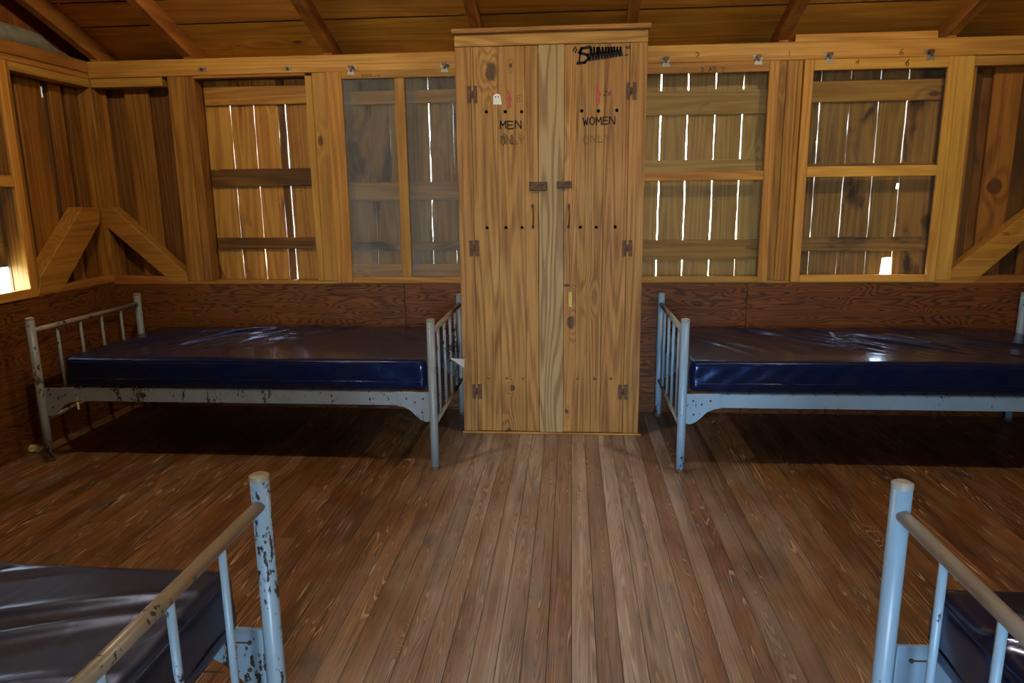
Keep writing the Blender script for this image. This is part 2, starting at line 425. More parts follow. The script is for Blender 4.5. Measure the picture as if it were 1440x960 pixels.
# studs
def stud(x0, x1, z0=.80, z1=PLATE_BOT, mat='pine_z', y0=D, y1=D + .09): return bx('stud', x0, x1, y0, y1, z0, z1, mat, .003)
bx('corner_post', XL - .09, XL, D, D + .09, 0, PLATE_TOP, 'pine_z', .003)
bx('corner_post', XR, XR + .09, D, D + .09, 0, PLATE_TOP, 'pine_z', .003)
sx = px_x(246, 220)
stud(sx, px_x(270, 220), mat='pine_z'); stud(px_x(270, 220) + .001, W1[0], y0=D + .004, y1=D + .114)
bx('jamb', W1[1], px_x(447), D - .006, D + .113, .80, OZ1, 'plate_z')
stud(px_x(447), W2[0], mat='plate_z', y0=D - .001)
bx('stud', W2[1], W3[0], D, D + .09, .80, PLATE_BOT, 'pine_z')
stud(W3[1], px_x(1097, 250), y0=D - .001); stud(px_x(1097, 250) + .001, px_x(1112, 250), y0=D - .006); stud(px_x(1112, 250) + .001, W4[0])
stud(W4[1], px_x(1353, 250), y0=D - .002, mat='plate_z'); stud(px_x(1353, 250) + .001, px_x(1360, 250), y0=D + .02)
bx('head_trim', W1[0], W1[1], D + .0, D + .04, OZ1, PLATE_BOT, 'rafter_x', .003)
for w in (W2, W3, W4): bx('head_trim', w[0], w[1], D + .004, D + .09, OZ1 - .004, PLATE_BOT, 'rafter_x', .003)
# braces
def brace_back(pix):
    pts = [on_y(a, b_, D) for a, b_ in pix]
    mesh('brace', bm_prism([(p.x, p.z) for p in pts], 'y', D - .001, D + .088, .003), 'sashold_x', wb)
brace_back([(142, 291), (157, 291), (262, 385), (262, 397), (242, 397), (143, 313)])
p0, p1 = on_y(1338, 393, D), on_y(1440, 317, D)
dirv = (p1 - p0); k = (XR - p0.x) / dirv.x; p1 = p0 + dirv * k; nrm = Vector((-dirv.z, 0, dirv.x)).normalized() * .048
pts = [p0 - nrm, p0 + nrm, p1 + nrm, p1 - nrm]
pts[0] = p0 + Vector((.09, 0, -.045)); pts[1] = p0 + Vector((-.045, 0, .02)); pts.insert(1, p0 + Vector((-.05, 0, -.045)))
mesh('brace', bm_prism([(p.x, p.z) for p in pts], 'y', D - .001, D + .088, .003), 'sashold_x', wb)
# siding (board on board); inner boards stand proud
def siding(x0, x1, mat, layer, z0=-.3, z1=None):
    z1 = min(z1 or 2.09, 2.09)
    y0, y1 = (S0, S1) if layer == 0 else (S1 + .018, S2 + .018)
    bx('siding_board', x0, x1, y0, y1, z0, z1, mat, .003)
def sx_(p, y=221): return on_y(p, y, S0).x
siding(XL - .09, sx_(158), 'siding', 0, z1=2.09); siding(sx_(150) + .001, sx_(190), 'siding_mid', 1)
siding(sx_(184), sx_(218), 'siding', 0, z1=2.09); siding(sx_(190) + .001, sx_(212) - .001, 'siding_out', 1)
siding(sx_(212), W1[0] - .036, 'siding_mid', 1, z1=2.3)
siding(px_x(262, 220), W1[0], 'siding_out', 0, z1=2.3)
siding(XL - .12, sx_(150), 'siding_mid', 1, z1=2.3)
# between the openings and below them
for a, b_ in ((W1[1], W2[0]), (W3[1], W4[0])): siding(a, b_, 'siding_out', 0, z1=2.3)
siding(W2[1], W3[0], 'siding_out', 0, z1=2.3)
xx = W1[0]
while xx < W4[1]:
    siding(xx, min(xx + .2, W4[1]), 'siding_out', 0, z1=.80); xx += .2005
xx = W1[0]
while xx < W4[1]:
    siding(xx, min(xx + .2, W4[1]), 'siding_out', 0, z0=OZ1, z1=2.3); xx += .2005
RB0 = sx_(1416, 200)
siding(W4[1], sx_(1372, 200), 'siding_out', 0, z1=2.3)
siding(sx_(1366, 200), RB0, 'siding_mid', 1, z1=2.3)
RB = (sx_(1388, 200), sx_(1428, 200))
kn = [on_y(1399, 262, S0)]
def knot_mat(name, axis, centre, kl, **kw):
    return wood(name, axis, knot_list=[(k[0].x - centre[0], 0, k[0].z - centre[2], k[1], k[2]) for k in kl], **kw)
zc = (-.3 + 2.09) / 2
M['siding_knot'] = knot_mat('siding_knot', 'z', ((RB[0] + RB[1]) / 2, 0, zc), [(kn[0], .045, .05)], light=(.36, .15, .02), dark=(.16, .055, .009), ring_scale=5., freq=6., var=0.)
siding(RB[0], RB[1], 'siding_knot', 0, z1=2.09)
siding(RB0 + .001, XR + .12, 'siding_out', 1, z1=2.3)
siding(RB[1] + .09, RB[1] + .22, 'siding', 0)
siding(XR - .08, XR + .12, 'siding', 0, z1=2.3)
for a in (W1[0] - .06, sx_(1366, 200), XR + .095, XL - .12): bx('batten', a, a + .022, S1 + .0005, S1 + .0175, -.3, 2.09, 'siding_out')
# blocking above the plate keeps the eave closed
bx('frieze_board', XL - .25, XR + .25, D + .225, D + .245, 1.98, PLATE_TOP + .06, 'roof_x')
bx('soffit_board', XL - .25, XR + .25, D + .0905, D + .2245, 2.0905, 2.106, 'roof_x')
bx('siding_board', W1[0] - .03, W1[1] + .03, D + .136, D + .156, 1.90, 2.085, 'siding_out')  # backing board added behind the shutter top to shut out gap light
for a in (XL - .112, XR + .09): bx('eave_block', a, a + .022, D + .1205, D + .2245, 2.1065, 2.20, 'siding_out')
bx('frieze_board', px_x(1120, 50), px_x(1322, 45), D + .015, D + .058, PLATE_TOP, PLATE_TOP + .040, 'roof_x')

# ------------------------------------------------------------------ side and front walls
wl = empty('wall_left', (XL, 1.4, 0), kind='structure')
wr = empty('wall_right', (XR, 1.4, 0), kind='structure')
wf = empty('wall_front', (0, YF, 0), kind='structure')
LW = (2.76, 3.512)          # opening of the left wall window (y)
ZL0 = PLY_TOP + .01
def lbx(name, y0, y1, z0, z1, mat, x0=XL - .09, x1=XL, bev=.003): return box(name, (x0, y0, z0), (x1, y1, z1), mat, wl, bev)
lbx('top_plate', YF, D - .0, PLATE_BOT + .03, PLATE_TOP, 'rafter_y', x1=XL + .002)
lbx('top_plate', YF, D - .0, PLATE_BOT - .004, PLATE_BOT + .029, 'rafter_y', x1=XL - .004)
lbx('header', 3.59, D, HEAD_BOT, PLATE_BOT - .005, 'plate_y', x1=XL - .004)
for a, b_ in ((YF, .4), (.4, 2.3), (2.3, D - .012)): lbx('plywood_panel', a + .001, b_ - .001, 0., .80, 'ply_y', XL, XL + .012, .002)
lbx('sill', LW[1] + .04, D, .79, .835, 'rafter_y', x1=XL + .0)
lbx('sill', YF, LW[1] + .04, .78, .80, 'rafter_y', x0=XL - .113)
lbx('bottom_plate', YF, D, 0., .09, 'rafter_y')
lbx('stud', LW[1] + .001, 3.59, .80, PLATE_BOT - .005, 'pine_z', x1=XL - .001)
lbx('stud', LW[0] - .09, LW[0] - .001, .80, PLATE_BOT - .005, 'pine_z')
lbx('head_trim', LW[0], LW[1], OZ1, PLATE_BOT - .005, 'rafter_y')
for yy in (-1.39, -.4, .6, 1.6): lbx('stud', yy, yy + .09, .80, PLATE_BOT - .005, 'pine_z')
bp = [on_x(a, b_, XL) for a, b_ in [(115, 291), (140, 292), (140, 313), (92, 401), (84, 411), (54, 414), (57, 388)]]
mesh('brace', bm_prism([(p.y, p.z) for p in bp], 'x', XL - .088, XL + .002, .003), 'sashold_y', wl)
def lside(y0, y1, mat, layer, z0=-.3, z1=2.09):
    z1 = 2.09 if z1 > 1.92 and z1 != 1.97 else z1
    x1 = XL - .09 - (0 if layer == 0 else .0225)
    box('siding_board', (x1 - .022, y0, z0), (x1, y1, z1), mat, wl, .003)
def ly(p, y=221): return on_x(p, y, XL - .09).y
lside(ly(36), ly(71), 'siding', 0, z1=2.09); lside(ly(82), ly(98), 'siding', 0, z1=2.09); lside(ly(104), D + .09, 'siding', 0, z1=1.95)
for a, b_, z_0, z_1 in ((3.547, ly(60), -.3, 2.09), (ly(60) + .001, ly(76), -.3, 2.09), (ly(76) + .0005, ly(76) + .012, -.3, 1.865), (ly(76) + .0005, ly(76) + .012, 1.925, 2.09),
                        (ly(76) + .0125, ly(100), -.3, 2.09), (ly(100) + .001, D + .13, -.3, 2.09)): lside(a, b_, 'siding_out', 1, z_0, z_1)
lside(LW[1], ly(34), 'siding_out', 0)
y = LW[0] - .001
while y > YF - .1:
    lside(y - .2, y, 'siding', 0, z1=2.3); y -= .2005
for a in np.arange(LW[0], LW[1], .1):
    lside(a, min(a + .0995, LW[1]), 'siding_out', 0, z1=.79); lside(a, min(a + .0995, LW[1]), 'siding_out', 0, z0=OZ1, z1=2.3)
# gable boards over the left and right walls
def gable(par, x0, x1, name='gable_board'):
    y = YF - .1
    while y < D + .1:
        y1 = min(y + .22, D + .12)
        def top(v): return PLATE_TOP + .142 + (D - abs(v - RIDGE_Y) - RIDGE_Y) * PITCH
        b = bm_prism([(y + .001, PLATE_TOP), (y1 - .001, PLATE_TOP), (y1 - .001, max(top(y1), PLATE_TOP + .01)), (y + .001, max(top(y), PLATE_TOP + .01))], 'x', x0, x1)
        mesh(name, b, 'gable', par); y = y1
gable(wl, XL - .112, XL - .09); gable(wr, XR + .09, XR + .112)
# right wall
for a, b_ in ((YF, .4), (.4, 2.3), (2.3, D - .012)): box('plywood_panel', (XR - .012, a + .001, 0), (XR, b_ - .001, .80), 'ply_y', wr)
box('top_plate', (XR - .002, YF, PLATE_BOT), (XR + .09, D, PLATE_TOP), 'rafter_y', wr)
box('bottom_plate', (XR, YF, 0), (XR + .09, D, .09), 'rafter_y', wr)
for yy in (-1.39, -.4, .6, 1.6, 2.6, 3.5): box('stud', (XR, yy, .09), (XR + .09, yy + .09, PLATE_BOT), 'pine_z', wr)
y = YF - .1
while y < D + .12:
    box('siding_board', (XR + .09, y, -.3), (XR + .112, min(y + .2, D + .135), 2.3), 'siding', wr); y += .2005
# front wall with the open doorway
DX0, DX1 = DOOR_X - DOOR_W / 2, DOOR_X + DOOR_W / 2
x = XL - .1
while x < XR + .1:
    x1 = min(x + .2, XR + .11)
    if x1 <= DX0 or x >= DX1: box('siding_board', (x, YF - .112, -.3), (x1 - .0005, YF - .09, 2.3), 'siding', wf)
    else:
        box('siding_board', (x, YF - .112, DOOR_H + .04), (x1 - .0005, YF - .09, 2.3), 'siding', wf)
        if x < DX0: box('siding_board', (x, YF - .112, -.3), (DX0, YF - .09, DOOR_H + .039), 'siding', wf)
        if x1 > DX1: box('siding_board', (DX1, YF - .112, -.3), (x1 - .0005, YF - .09, DOOR_H + .039), 'siding', wf)
    x = x1
box('top_plate', (XL, YF - .09, PLATE_BOT + .04), (XR, YF, PLATE_TOP), 'plate_x', wf)
for xx in (XL, -1.9, -1.1, .95, 1.8, XR - .09): box('stud', (xx, YF - .09, 0), (xx + .09, YF, PLATE_BOT + .04), 'pine_z', wf)
for a, b_ in ((XL, DX0 - .09), (DX1 + .09, XR)): box('plywood_panel', (a, YF, 0), (b_, YF + .012, .80), 'ply_x', wf)
# unseen baffle added outside the doorway to narrow its daylight
for a, b_ in ((-1.25, -1.21), (1.05, 1.09)): box('baffle_wall', (a, -4.2, -.3), (b_, YF - .113, 2.3), 'siding_out', wf, 0)
box('baffle_roof', (-1.3, -4.3, 2.3), (1.14, YF - .113, 2.34), 'siding_out', wf, 0)
box('baffle_floor', (-1.2, -4.2, -.06), (1.04, YF - .121, -.02), 'siding_out', wf, 0)
door = empty('door_1', (DOOR_X, YF, 0), kind='structure')
box('door_jamb', (DX0 - .09, YF - .115, 0), (DX0, YF + .01, DOOR_H + .04), 'pine_z', door)
box('door_jamb', (DX1, YF - .115, 0), (DX1 + .09, YF + .01, DOOR_H + .04), 'pine_z', door)
box('door_head', (DX0, YF - .115, DOOR_H), (DX1, YF + .01, DOOR_H + .04), 'pine_x', door)

# ------------------------------------------------------------------ roof
ceil = empty('ceiling', (0, RIDGE_Y, PLATE_TOP), kind='structure')
RT = PLATE_TOP + .115        # underside of sheathing above the back wall face
def roof_z(Y, base=RT): return base + (D - (Y if Y > RIDGE_Y else 2 * RIDGE_Y - Y)) * PITCH
edges = [D + .30, 4.088]
while edges[-1] > RIDGE_Y + .13: edges.append(edges[-1] - random.uniform(.205, .245))
edges[-1] = RIDGE_Y
for a, b_ in zip(edges[:-1], edges[1:]):
    for mirror in (0, 1):
        cut = random.uniform(-1.2, 1.6)
        if b_ > 3.6: cut = 1.14 if mirror == 0 else .2
        for x0, x1 in ((XL - .25, cut), (cut + .001, XR + .25)):
            g = .006
            A, B = a - g, b_ + g
            za, zb = roof_z(A), roof_z(B)
            if mirror: A, B = 2 * RIDGE_Y - A, 2 * RIDGE_Y - B
            dz = random.uniform(0, .002) + 0.
            mesh('roof_board', bm_prism([(A, za + dz), (B, zb + dz), (B + (-.03 if mirror else .03), zb + .011 + dz), (A, za + .022 + dz)], 'x', x0, x1), 'roof_x', ceil)
    if a > D: continue
# tar paper roof skin outside closes the joints
for s in (0, 1):
    A, B = D + .32, RIDGE_Y - .0
    za, zb = roof_z(A) + .040, roof_z(B) + .040
    if s: A, B = 2 * RIDGE_Y - A, 2 * RIDGE_Y - B
    mesh('roof_felt', bm_prism([(A, za), (B, zb), (B, zb + .01), (A, za + .01)], 'x', XL - .27, XR + .27), 'dark', ceil)
raf = [((120, 80), (35, 0)), ((255, 78), (190, 0)), ((457, 72), (422, 0)), ((663, 35), (660, 0)), ((893, 30), (892, 0)), ((1105, 55), (1130, 0)), ((1340, 48), (1390, 0))]
rx = [-2.795, -2.225, -1.388, -.52, .316, 1.142, 2.012, 2.60]
for X in rx:
    hw = .024
    for s in (0, 1):
        A, B = D + .28, RIDGE_Y + .012
        za, zb = roof_z(A) - .001, roof_z(B) - .001
        dpt = .105
        pts = [(A, za), (B, zb), (B, zb - dpt), (D + .0, roof_z(D) - dpt - .001), (D + .0, PLATE_TOP + .002), (D + .09, PLATE_TOP + .002), (A, za - .05)]
        if s: pts = [(2 * RIDGE_Y - p[0], p[1]) for p in pts]
        mesh('rafter', bm_prism(pts, 'x', X - hw, X + hw), 'rafter_y', ceil)
box('ridge_board', (XL, RIDGE_Y - .011, roof_z(RIDGE_Y) - .16), (XR, RIDGE_Y + .011, roof_z(RIDGE_Y) - .005), 'rafter_x', ceil)

# ------------------------------------------------------------------ windows (sashes) and shutters
def sash(name, x0, x1, z0, z1, stile, top, bot, mat, mid=None, mull=None, y0=D - .022, y1=D + .004, glass='glass'):
    w = empty(name, ((x0 + x1) / 2, D, z0), kind='structure')
    def b(n, a0, a1, b0, b1, ax): box(n, (a0, y0, b0), (a1, y1, b1), M[mat + '_' + ax], w, .003)
    b('stile', x0, x0 + stile, z0, z1, 'z'); b('stile', x1 - stile, x1, z0, z1, 'z')
    b('rail', x0 + stile + .0005, x1 - stile - .0005, z1 - top, z1, 'x'); b('rail', x0 + stile + .0005, x1 - stile - .0005, z0, z0 + bot, 'x')
    gy = (y0 + y1) / 2 + .002
    gx0, gx1, gz0, gz1 = x0 + stile, x1 - stile, z0 + bot, z1 - top
    if mid:
        box('rail', (gx0 + .0005, y0 + .002, mid[0]), (gx1 - .0005, y1, mid[1]), M[mat + '_x'], w, .003)
        cells = [(gx0, gx1, gz0, mid[0]), (gx0, gx1, mid[1], gz1)]
    elif mull:
        box('mullion', (mull[0], y0 + .002, gz0 + .0005), (mull[1], y1, gz1 - .0005), M[mat + '_z'], w, .003)
        cells = [(gx0, mull[0], gz0, gz1), (mull[1], gx1, gz0, gz1)]
    for c in cells: box('pane', (c[0] + .0003, gy, c[2] + .0003), (c[1] - .0003, gy + .003, c[3] - .0003), glass, w, 0)
    return w
SZ0 = .792
sash('window_1', W2[0] + .002, W2[1], SZ0, px_z(99, 560), px_x(489) - W2[0], .042, .034, 'sashold', mull=(px_x(561), px_x(575)), glass='glass_grey')
sash('window_2', W3[0], W3[1] - .001, SZ0, px_z(88, 1000), px_x(1085) - px_x(1071.5), px_z(88, 1000) - px_z(103, 1000), .035, 'sashold', mid=(px_z(254, 1000), px_z(241, 1000)))
sash('window_3', W4[0] + .002, W4[1], SZ0, px_z(82.5, 1230), px_x(1138, 220) - px_x(1125, 220), .056, .042, 'sash', mid=(px_z(248, 1230), px_z(233, 1230)))

# left wall sash (in the plane of the left wall)
w4 = empty('window_4', (XL, (LW[0] + LW[1]) / 2, .8), kind='structure')
def lw(n, y0, y1, z0, z1, ax): box(n, (XL - .004, y0, z0), (XL + .022, y1, z1), M['sash_' + ax], w4, .003)
LO, LI = LW[0] - .01, LW[1] + .028
lw('stile', LI - .052, LI, .80, 1.99, 'z'); lw('stile', LO, LO + .052, .80, 1.99, 'z')
lw('rail', LO + .053, LI - .053, .80, .848, 'y'); lw('rail', LO + .053, LI - .053, 1.94, 1.99, 'y'); lw('rail', LO + .053, LI - .053, 1.37, 1.425, 'y')
for a, b_ in ((.848, 1.37), (1.425, 1.94)): box('pane', (XL + .008, LO + .053, a), (XL + .011, LI - .053, b_), 'glass', w4, 0)

YS0, YS1 = D + .114, D + .134          # shutter planks
def shutter(label, xs, gaps, mat, ledges, z0=.74, z1=2.04, notch=None):
    t = empty('shutter', ((xs[0] + xs[-1]) / 2, YS0, z0), label, 'shutter', 'board shutters closing the back wall openings')
    for i in range(len(xs) - 1):
        g0 = gaps[i - 1] / 2 if i else 0; g1 = gaps[i] / 2 if i < len(gaps) else 0
        mm = mat[i % len(mat)] if isinstance(mat, list) else mat
        zz = z0
        bb = bmesh.new()
        # slightly wavy sawn edges
        n = 14; L = []; R = []
        for k in range(n + 1):
            z = zz + (z1 - zz) * k / n
            L.append((xs[i] + g0 + (random.uniform(-.0018, .0018) if i else 0), z)); R.append((xs[i + 1] - g1 + (random.uniform(-.0018, .0018) if i < len(xs) - 2 else 0), z))
        for (pi, side, w_, za, zb) in (notch or ()):      # broken-out bits of plank edge
            if pi != i: continue
            e = L if side < 0 else R
            x_e = e[0][0]; keep = [q for q in e if not za <= q[1] <= zb]
            bite = [(x_e, za), (x_e - side * w_, za + .004), (x_e - side * w_ * .85, zb - .004), (x_e, zb)]
            lo_ = [q for q in keep if q[1] < za]; hi_ = [q for q in keep if q[1] > zb]
            e[:] = lo_ + bite + hi_
        pr = bm_prism(L + R[::-1], 'y', YS0, YS1)
        mesh('plank', pr, M[mm + '_z'], t)
    for j, (a, b_, mm) in enumerate(ledges):
        box('ledge', (xs[0] + .045, YS0 - .024, a), (xs[-1] - .045, YS0 - .0005, b_), M[mm + '_x'], t, .003)
    return t
def sg(p, y): return on_y(p, y, YS0).x
def sz(y, x): return on_y(x, y, YS0 - .024).z
ov = .035
shutter('bare board shutter with dark weathered crossbars filling the opening without a sash', [W1[0] - ov, sg(327, 190), sg(360, 190), sg(393, 190), sg(404, 190), W1[1] + ov], [.003, .005, .002, .006],
        ['shut', 'shut', 'shut', 'weather', 'shut'], [(sz(147, 360), sz(121, 360), 'shut'), (sz(262, 365), sz(237, 365), 'weather'), (sz(350, 370), sz(334, 370), 'weather')])
shutter('grey board shutter behind the sash with an upright mullion beside the cabinet', [W2[0] - ov, sg(524, 190), sg(549, 190), sg(604, 190), sg(638, 190), W2[1] + ov], [.0, .0005, .0045, .002],
        'shutdark', [(sz(146, 560), sz(127, 560), 'shut'), (sz(282, 560), sz(256, 560), 'shut'), (sz(352, 560), sz(340, 560), 'shutdark'), (sz(391, 560), sz(371, 560), 'shut')], notch=[(0, -1, .085, .76, sz(348, 495))])
shutter('pale board shutter with wide light gaps behind the sash beside the WOMEN door', [W3[0] - ov, sg(890, 200), sg(928, 200), sg(965.5, 200), sg(1004, 200), sg(1042, 200), W3[1] + ov], [.007, .007, .0065, .006, .0055],
        'shutpale', [(sz(161, 1000), sz(126, 1000), 'shutpale'), (sz(244, 1000), sz(224, 1000), 'shutpale'), (sz(365, 1000), sz(337, 1000), 'shut')])
s4 = [W4[0] - ov, sg(1150, 182), sg(1191.5, 182), sg(1232.5, 182), sg(1271.5, 182), W4[1] + ov]
shutter('brown board shutter with a broken bottom corner behind the fresh pine sash', s4, [.0045, .004, .0045, .006], 'shutdark',
        [(sz(142, 1230), sz(112, 1230), 'shut'), (sz(243, 1230), sz(229, 1230), 'shutdark'), (sz(353, 1230), sz(333, 1230), 'shutdark')], notch=[(3, 1, .062, .76, sz(362, 1245)), (3, 1, .012, sz(266, 1262), sz(257, 1262))])
# left wall shutter, standing a little ajar at its foot
t = empty('shutter', (XL - .12, 3.1, .74), 'loose board shutter outside the sash on the side wall', 'shutter')
yy = [LW[0] - .03, 2.93, 3.08, 3.235, 3.39, LW[1] + .03]
for i in range(5):
    z0 = (.74, .74, .80, .93, .96)[i]
    box('plank', (XL - .136, yy[i] + .004, z0), (XL - .1145, yy[i + 1] - .004, 2.04), M['shutdark_z'], t, .002)
for a in (1.05, 1.38, 1.85): box('ledge', (XL - .114, yy[0] + .05, a), (XL - .094, yy[-1] - .05, a + .085), M['shutdark_y'], t, .002)

# ------------------------------------------------------------------ cabinet
CX0, CX1 = -.590, .372
CB = CAB_Y + .40
cab = empty('cabinet', ((CX0 + CX1) / 2, CAB_Y, 0), 'tall double-door pine cabinet with black lettering against the back wall', 'cabinet')
def cx(p, y=320): return on_y(p, y, CAB_Y).x
def czz(y, x=775): return on_y(x, y, CAB_Y).z
PX = [cx(v) for v in (647.5, 667, 702, 739, 757, 793, 810.5, 847.5, 881, 903)]
PX[0], PX[-1] = CX0, CX1
HZ = 2.03
def cb(name, x0, x1, y0, y1, z0, z1, mat, par=cab, bev=.002): return box(name, (x0, y0, z0), (x1, y1, z1), mat, par, bev)
cb('side_panel', CX0, CX0 + .018, CAB_Y + .021, CB, .012, HZ + .04, 'cab_z'); cb('side_panel', CX1 - .018, CX1, CAB_Y + .021, CB, .012, HZ + .04, 'cab_z')
cb('back_panel', CX0 + .019, CX1 - .019, CB - .012, CB, .012, HZ + .04, 'siding_out')
cb('bottom_shelf', CX0 + .019, CX1 - .019, CAB_Y + .022, CB - .013, .012, .035, 'cab_x')
cb('stile', PX[0], PX[1] - .001, CAB_Y, CAB_Y + .02, .012, HZ, 'cab_z'); cb('stile', PX[8] + .001, PX[9], CAB_Y, CAB_Y + .02, .012, HZ, 'cab_z')
cb('centre_post', PX[4] + .002, PX[5] - .001, CAB_Y - .002, CAB_Y + .02, .012, HZ, 'cab_post')
cb('head_rail', CX0, CX1, CAB_Y - .003, CAB_Y + .02, HZ + .001, 2.09, 'cab_x')
tp = cb('top_board', CX0 - .014, CX1 + .014, CAB_Y - .028, CB + .005, 2.0905, 2.114, 'cab_x', bev=.006)
cb('plinth', CX0 - .008, CX1 + .014, CAB_Y - .010, CAB_Y + .03, 0.0005, .0115, 'cab_x')
def plank_with_holes(x0, x1, z0, z1, y0, y1, holes, mat, par):
    b = bmesh.new()
    def loop(pts):
        vs_ = [b.verts.new((p[0], y0, p[1])) for p in pts]
        return [b.edges.new((vs_[i], vs_[(i + 1) % len(vs_)])) for i in range(len(vs_))]
    es = loop([(x0, z0), (x1, z0), (x1, z1), (x0, z1)])
    for hx, hz in holes:
        es += loop([(hx + .0088 * math.cos(a), hz + .0088 * math.sin(a)) for a in [2 * math.pi * k / 14 for k in range(14)]])
    r = bmesh.ops.triangle_fill(b, use_beauty=True, use_dissolve=False, edges=es)
    r = bmesh.ops.extrude_face_region(b, geom=b.faces[:])
    bmesh.ops.translate(b, verts=[v for v in r['geom'] if isinstance(v, bmesh.types.BMVert)], vec=(0, y1 - y0, 0))
    return mesh('plank', b, mat, par)
HOLES_L = [(684, 157), (710.5, 157), (733.5, 157), (685, 320), (711.5, 320), (734, 320), (687.5, 531), (713, 531), (735, 531)]
HOLES_R = [(818, 156), (841.5, 156), (867.5, 155), (816, 319.5), (838.5, 319.5), (865, 319), (812.5, 532), (835.5, 532), (859, 532)]
def knot_cab(name, x0, x1, kl):
    c = ((x0 + x1) / 2, 0, (.016 + HZ) / 2)
    return knot_mat(name, 'z', c, kl, light=(.48, .245, .058), dark=(.19, .074, .014), ring_scale=9., freq=13., stretch=.045, ring_amt=.7, fibre_amt=.5, blotch=.5, var=.04, sharp=.25, knot_col=(.05, .018, .008))
KM = {1: knot_cab('cab_knot_a', PX[1], PX[2], [(on_y(690, 101, CAB_Y), .030, .048)]),
      2: knot_cab('cab_knot_b', PX[2], PX[3], [(on_y(718, 92, CAB_Y), .008, .012), (on_y(721, 545, CAB_Y), .014, .018)]),
      5: knot_cab('cab_knot_c', PX[5], PX[6], [(on_y(802, 453, CAB_Y), .020, .040), (on_y(797, 401, CAB_Y), .020, .008), (on_y(797, 578, CAB_Y), .012, .014)])}
doors = []
for side, idx, holes in ((0, (1, 2, 3), HOLES_L), (1, (5, 6, 7), HOLES_R)):
    d = empty('door', (PX[idx[0]], CAB_Y, .016), parent=cab, label='left door lettered MEN' if side == 0 else 'right door lettered WOMEN')
    doors.append(d)
    H = [on_y(a, b_, CAB_Y) for a, b_ in holes]
    for i in idx:
        x0, x1 = PX[i] + .0008, PX[i + 1] - .0008
        hh = [(min(max(p.x, x0 + .012), x1 - .012), p.z) for p in H if PX[i] - .001 <= p.x < PX[i + 1] + .001] if x1 - x0 > .05 else []
        plank_with_holes(x0, x1, .016, HZ - .002, CAB_Y + random.uniform(-.0015, .001), CAB_Y + .02, hh, KM.get(i, M['cab_z']), d)
    cb('cleat', PX[idx[0]] + .02, PX[idx[-1] + 1] - .02, CAB_Y + .021, CAB_Y + .04, .25, .33, 'cab_x', d); cb('cleat', PX[idx[0]] + .02, PX[idx[-1] + 1] - .02, CAB_Y + .021, CAB_Y + .04, 1.85, 1.93, 'cab_x', d)
    # hinges
    for (hx, hy) in (((664, 133), (667, 349), (671, 550)) if side == 0 else ((888, 128), (882, 349), (876, 551))):
        p = on_y(hx, hy, CAB_Y)
        bb = bm_box((p.x - .026, CAB_Y - .004, p.z - .042), (p.x - .006, CAB_Y - .001, p.z + .042), .001)
        bm_box((p.x + .006, CAB_Y - .004, p.z - .042), (p.x + .026, CAB_Y - .001, p.z + .042), .001, bb)
        bm_box((p.x - .006, CAB_Y - .0035, p.z - .015), (p.x + .006, CAB_Y - .0012, p.z + .015), .0005, bb)
        bm_tube([(p.x, CAB_Y - .004, p.z - .018), (p.x, CAB_Y - .004, p.z + .018)], .004, 8, bb)
        hg = mesh('hinge', bb, 'rust', d)
    # pull handle: a bent wire
    p0, p1 = (on_y(749, 289, CAB_Y), on_y(749.5, 319, CAB_Y)) if side == 0 else (on_y(800, 289, CAB_Y), on_y(799.5, 319, CAB_Y))
    path = []
    for k in range(9):
        u = k / 8; path.append((p0.x + (p1.x - p0.x) * u + .004 * math.sin(math.pi * u), CAB_Y - .004 - .026 * math.sin(math.pi * u) ** .6, p0.z + (p1.z - p0.z) * u))
    hb = bm_tube(path, .0042, 8)
    for q in (p0, p1): bm_box((q.x - .008, CAB_Y - .006, q.z - .009), (q.x + .008, CAB_Y - .0016, q.z + .009), .002, hb)
    mesh('handle', hb, 'iron', d)
# turn buttons
for (bx0, bx1, by0, by1) in ((744.5, 769.5, 255.5, 268), (783, 804, 254.5, 264.5)):
    a = on_y(bx0, by1, CAB_Y); b_ = on_y(bx1, by0, CAB_Y)
    tb = cb('turn_button', a.x, b_.x, CAB_Y - .018, CAB_Y - .0025, a.z, b_.z, 'rust', bev=.003)
    sc = bm_tube([((a.x * .75 + b_.x * .25), CAB_Y - .021, (a.z + b_.z) / 2), ((a.x * .75 + b_.x * .25), CAB_Y - .0175, (a.z + b_.z) / 2)], .005, 10)
    mesh('screw', sc, 'iron', tb)

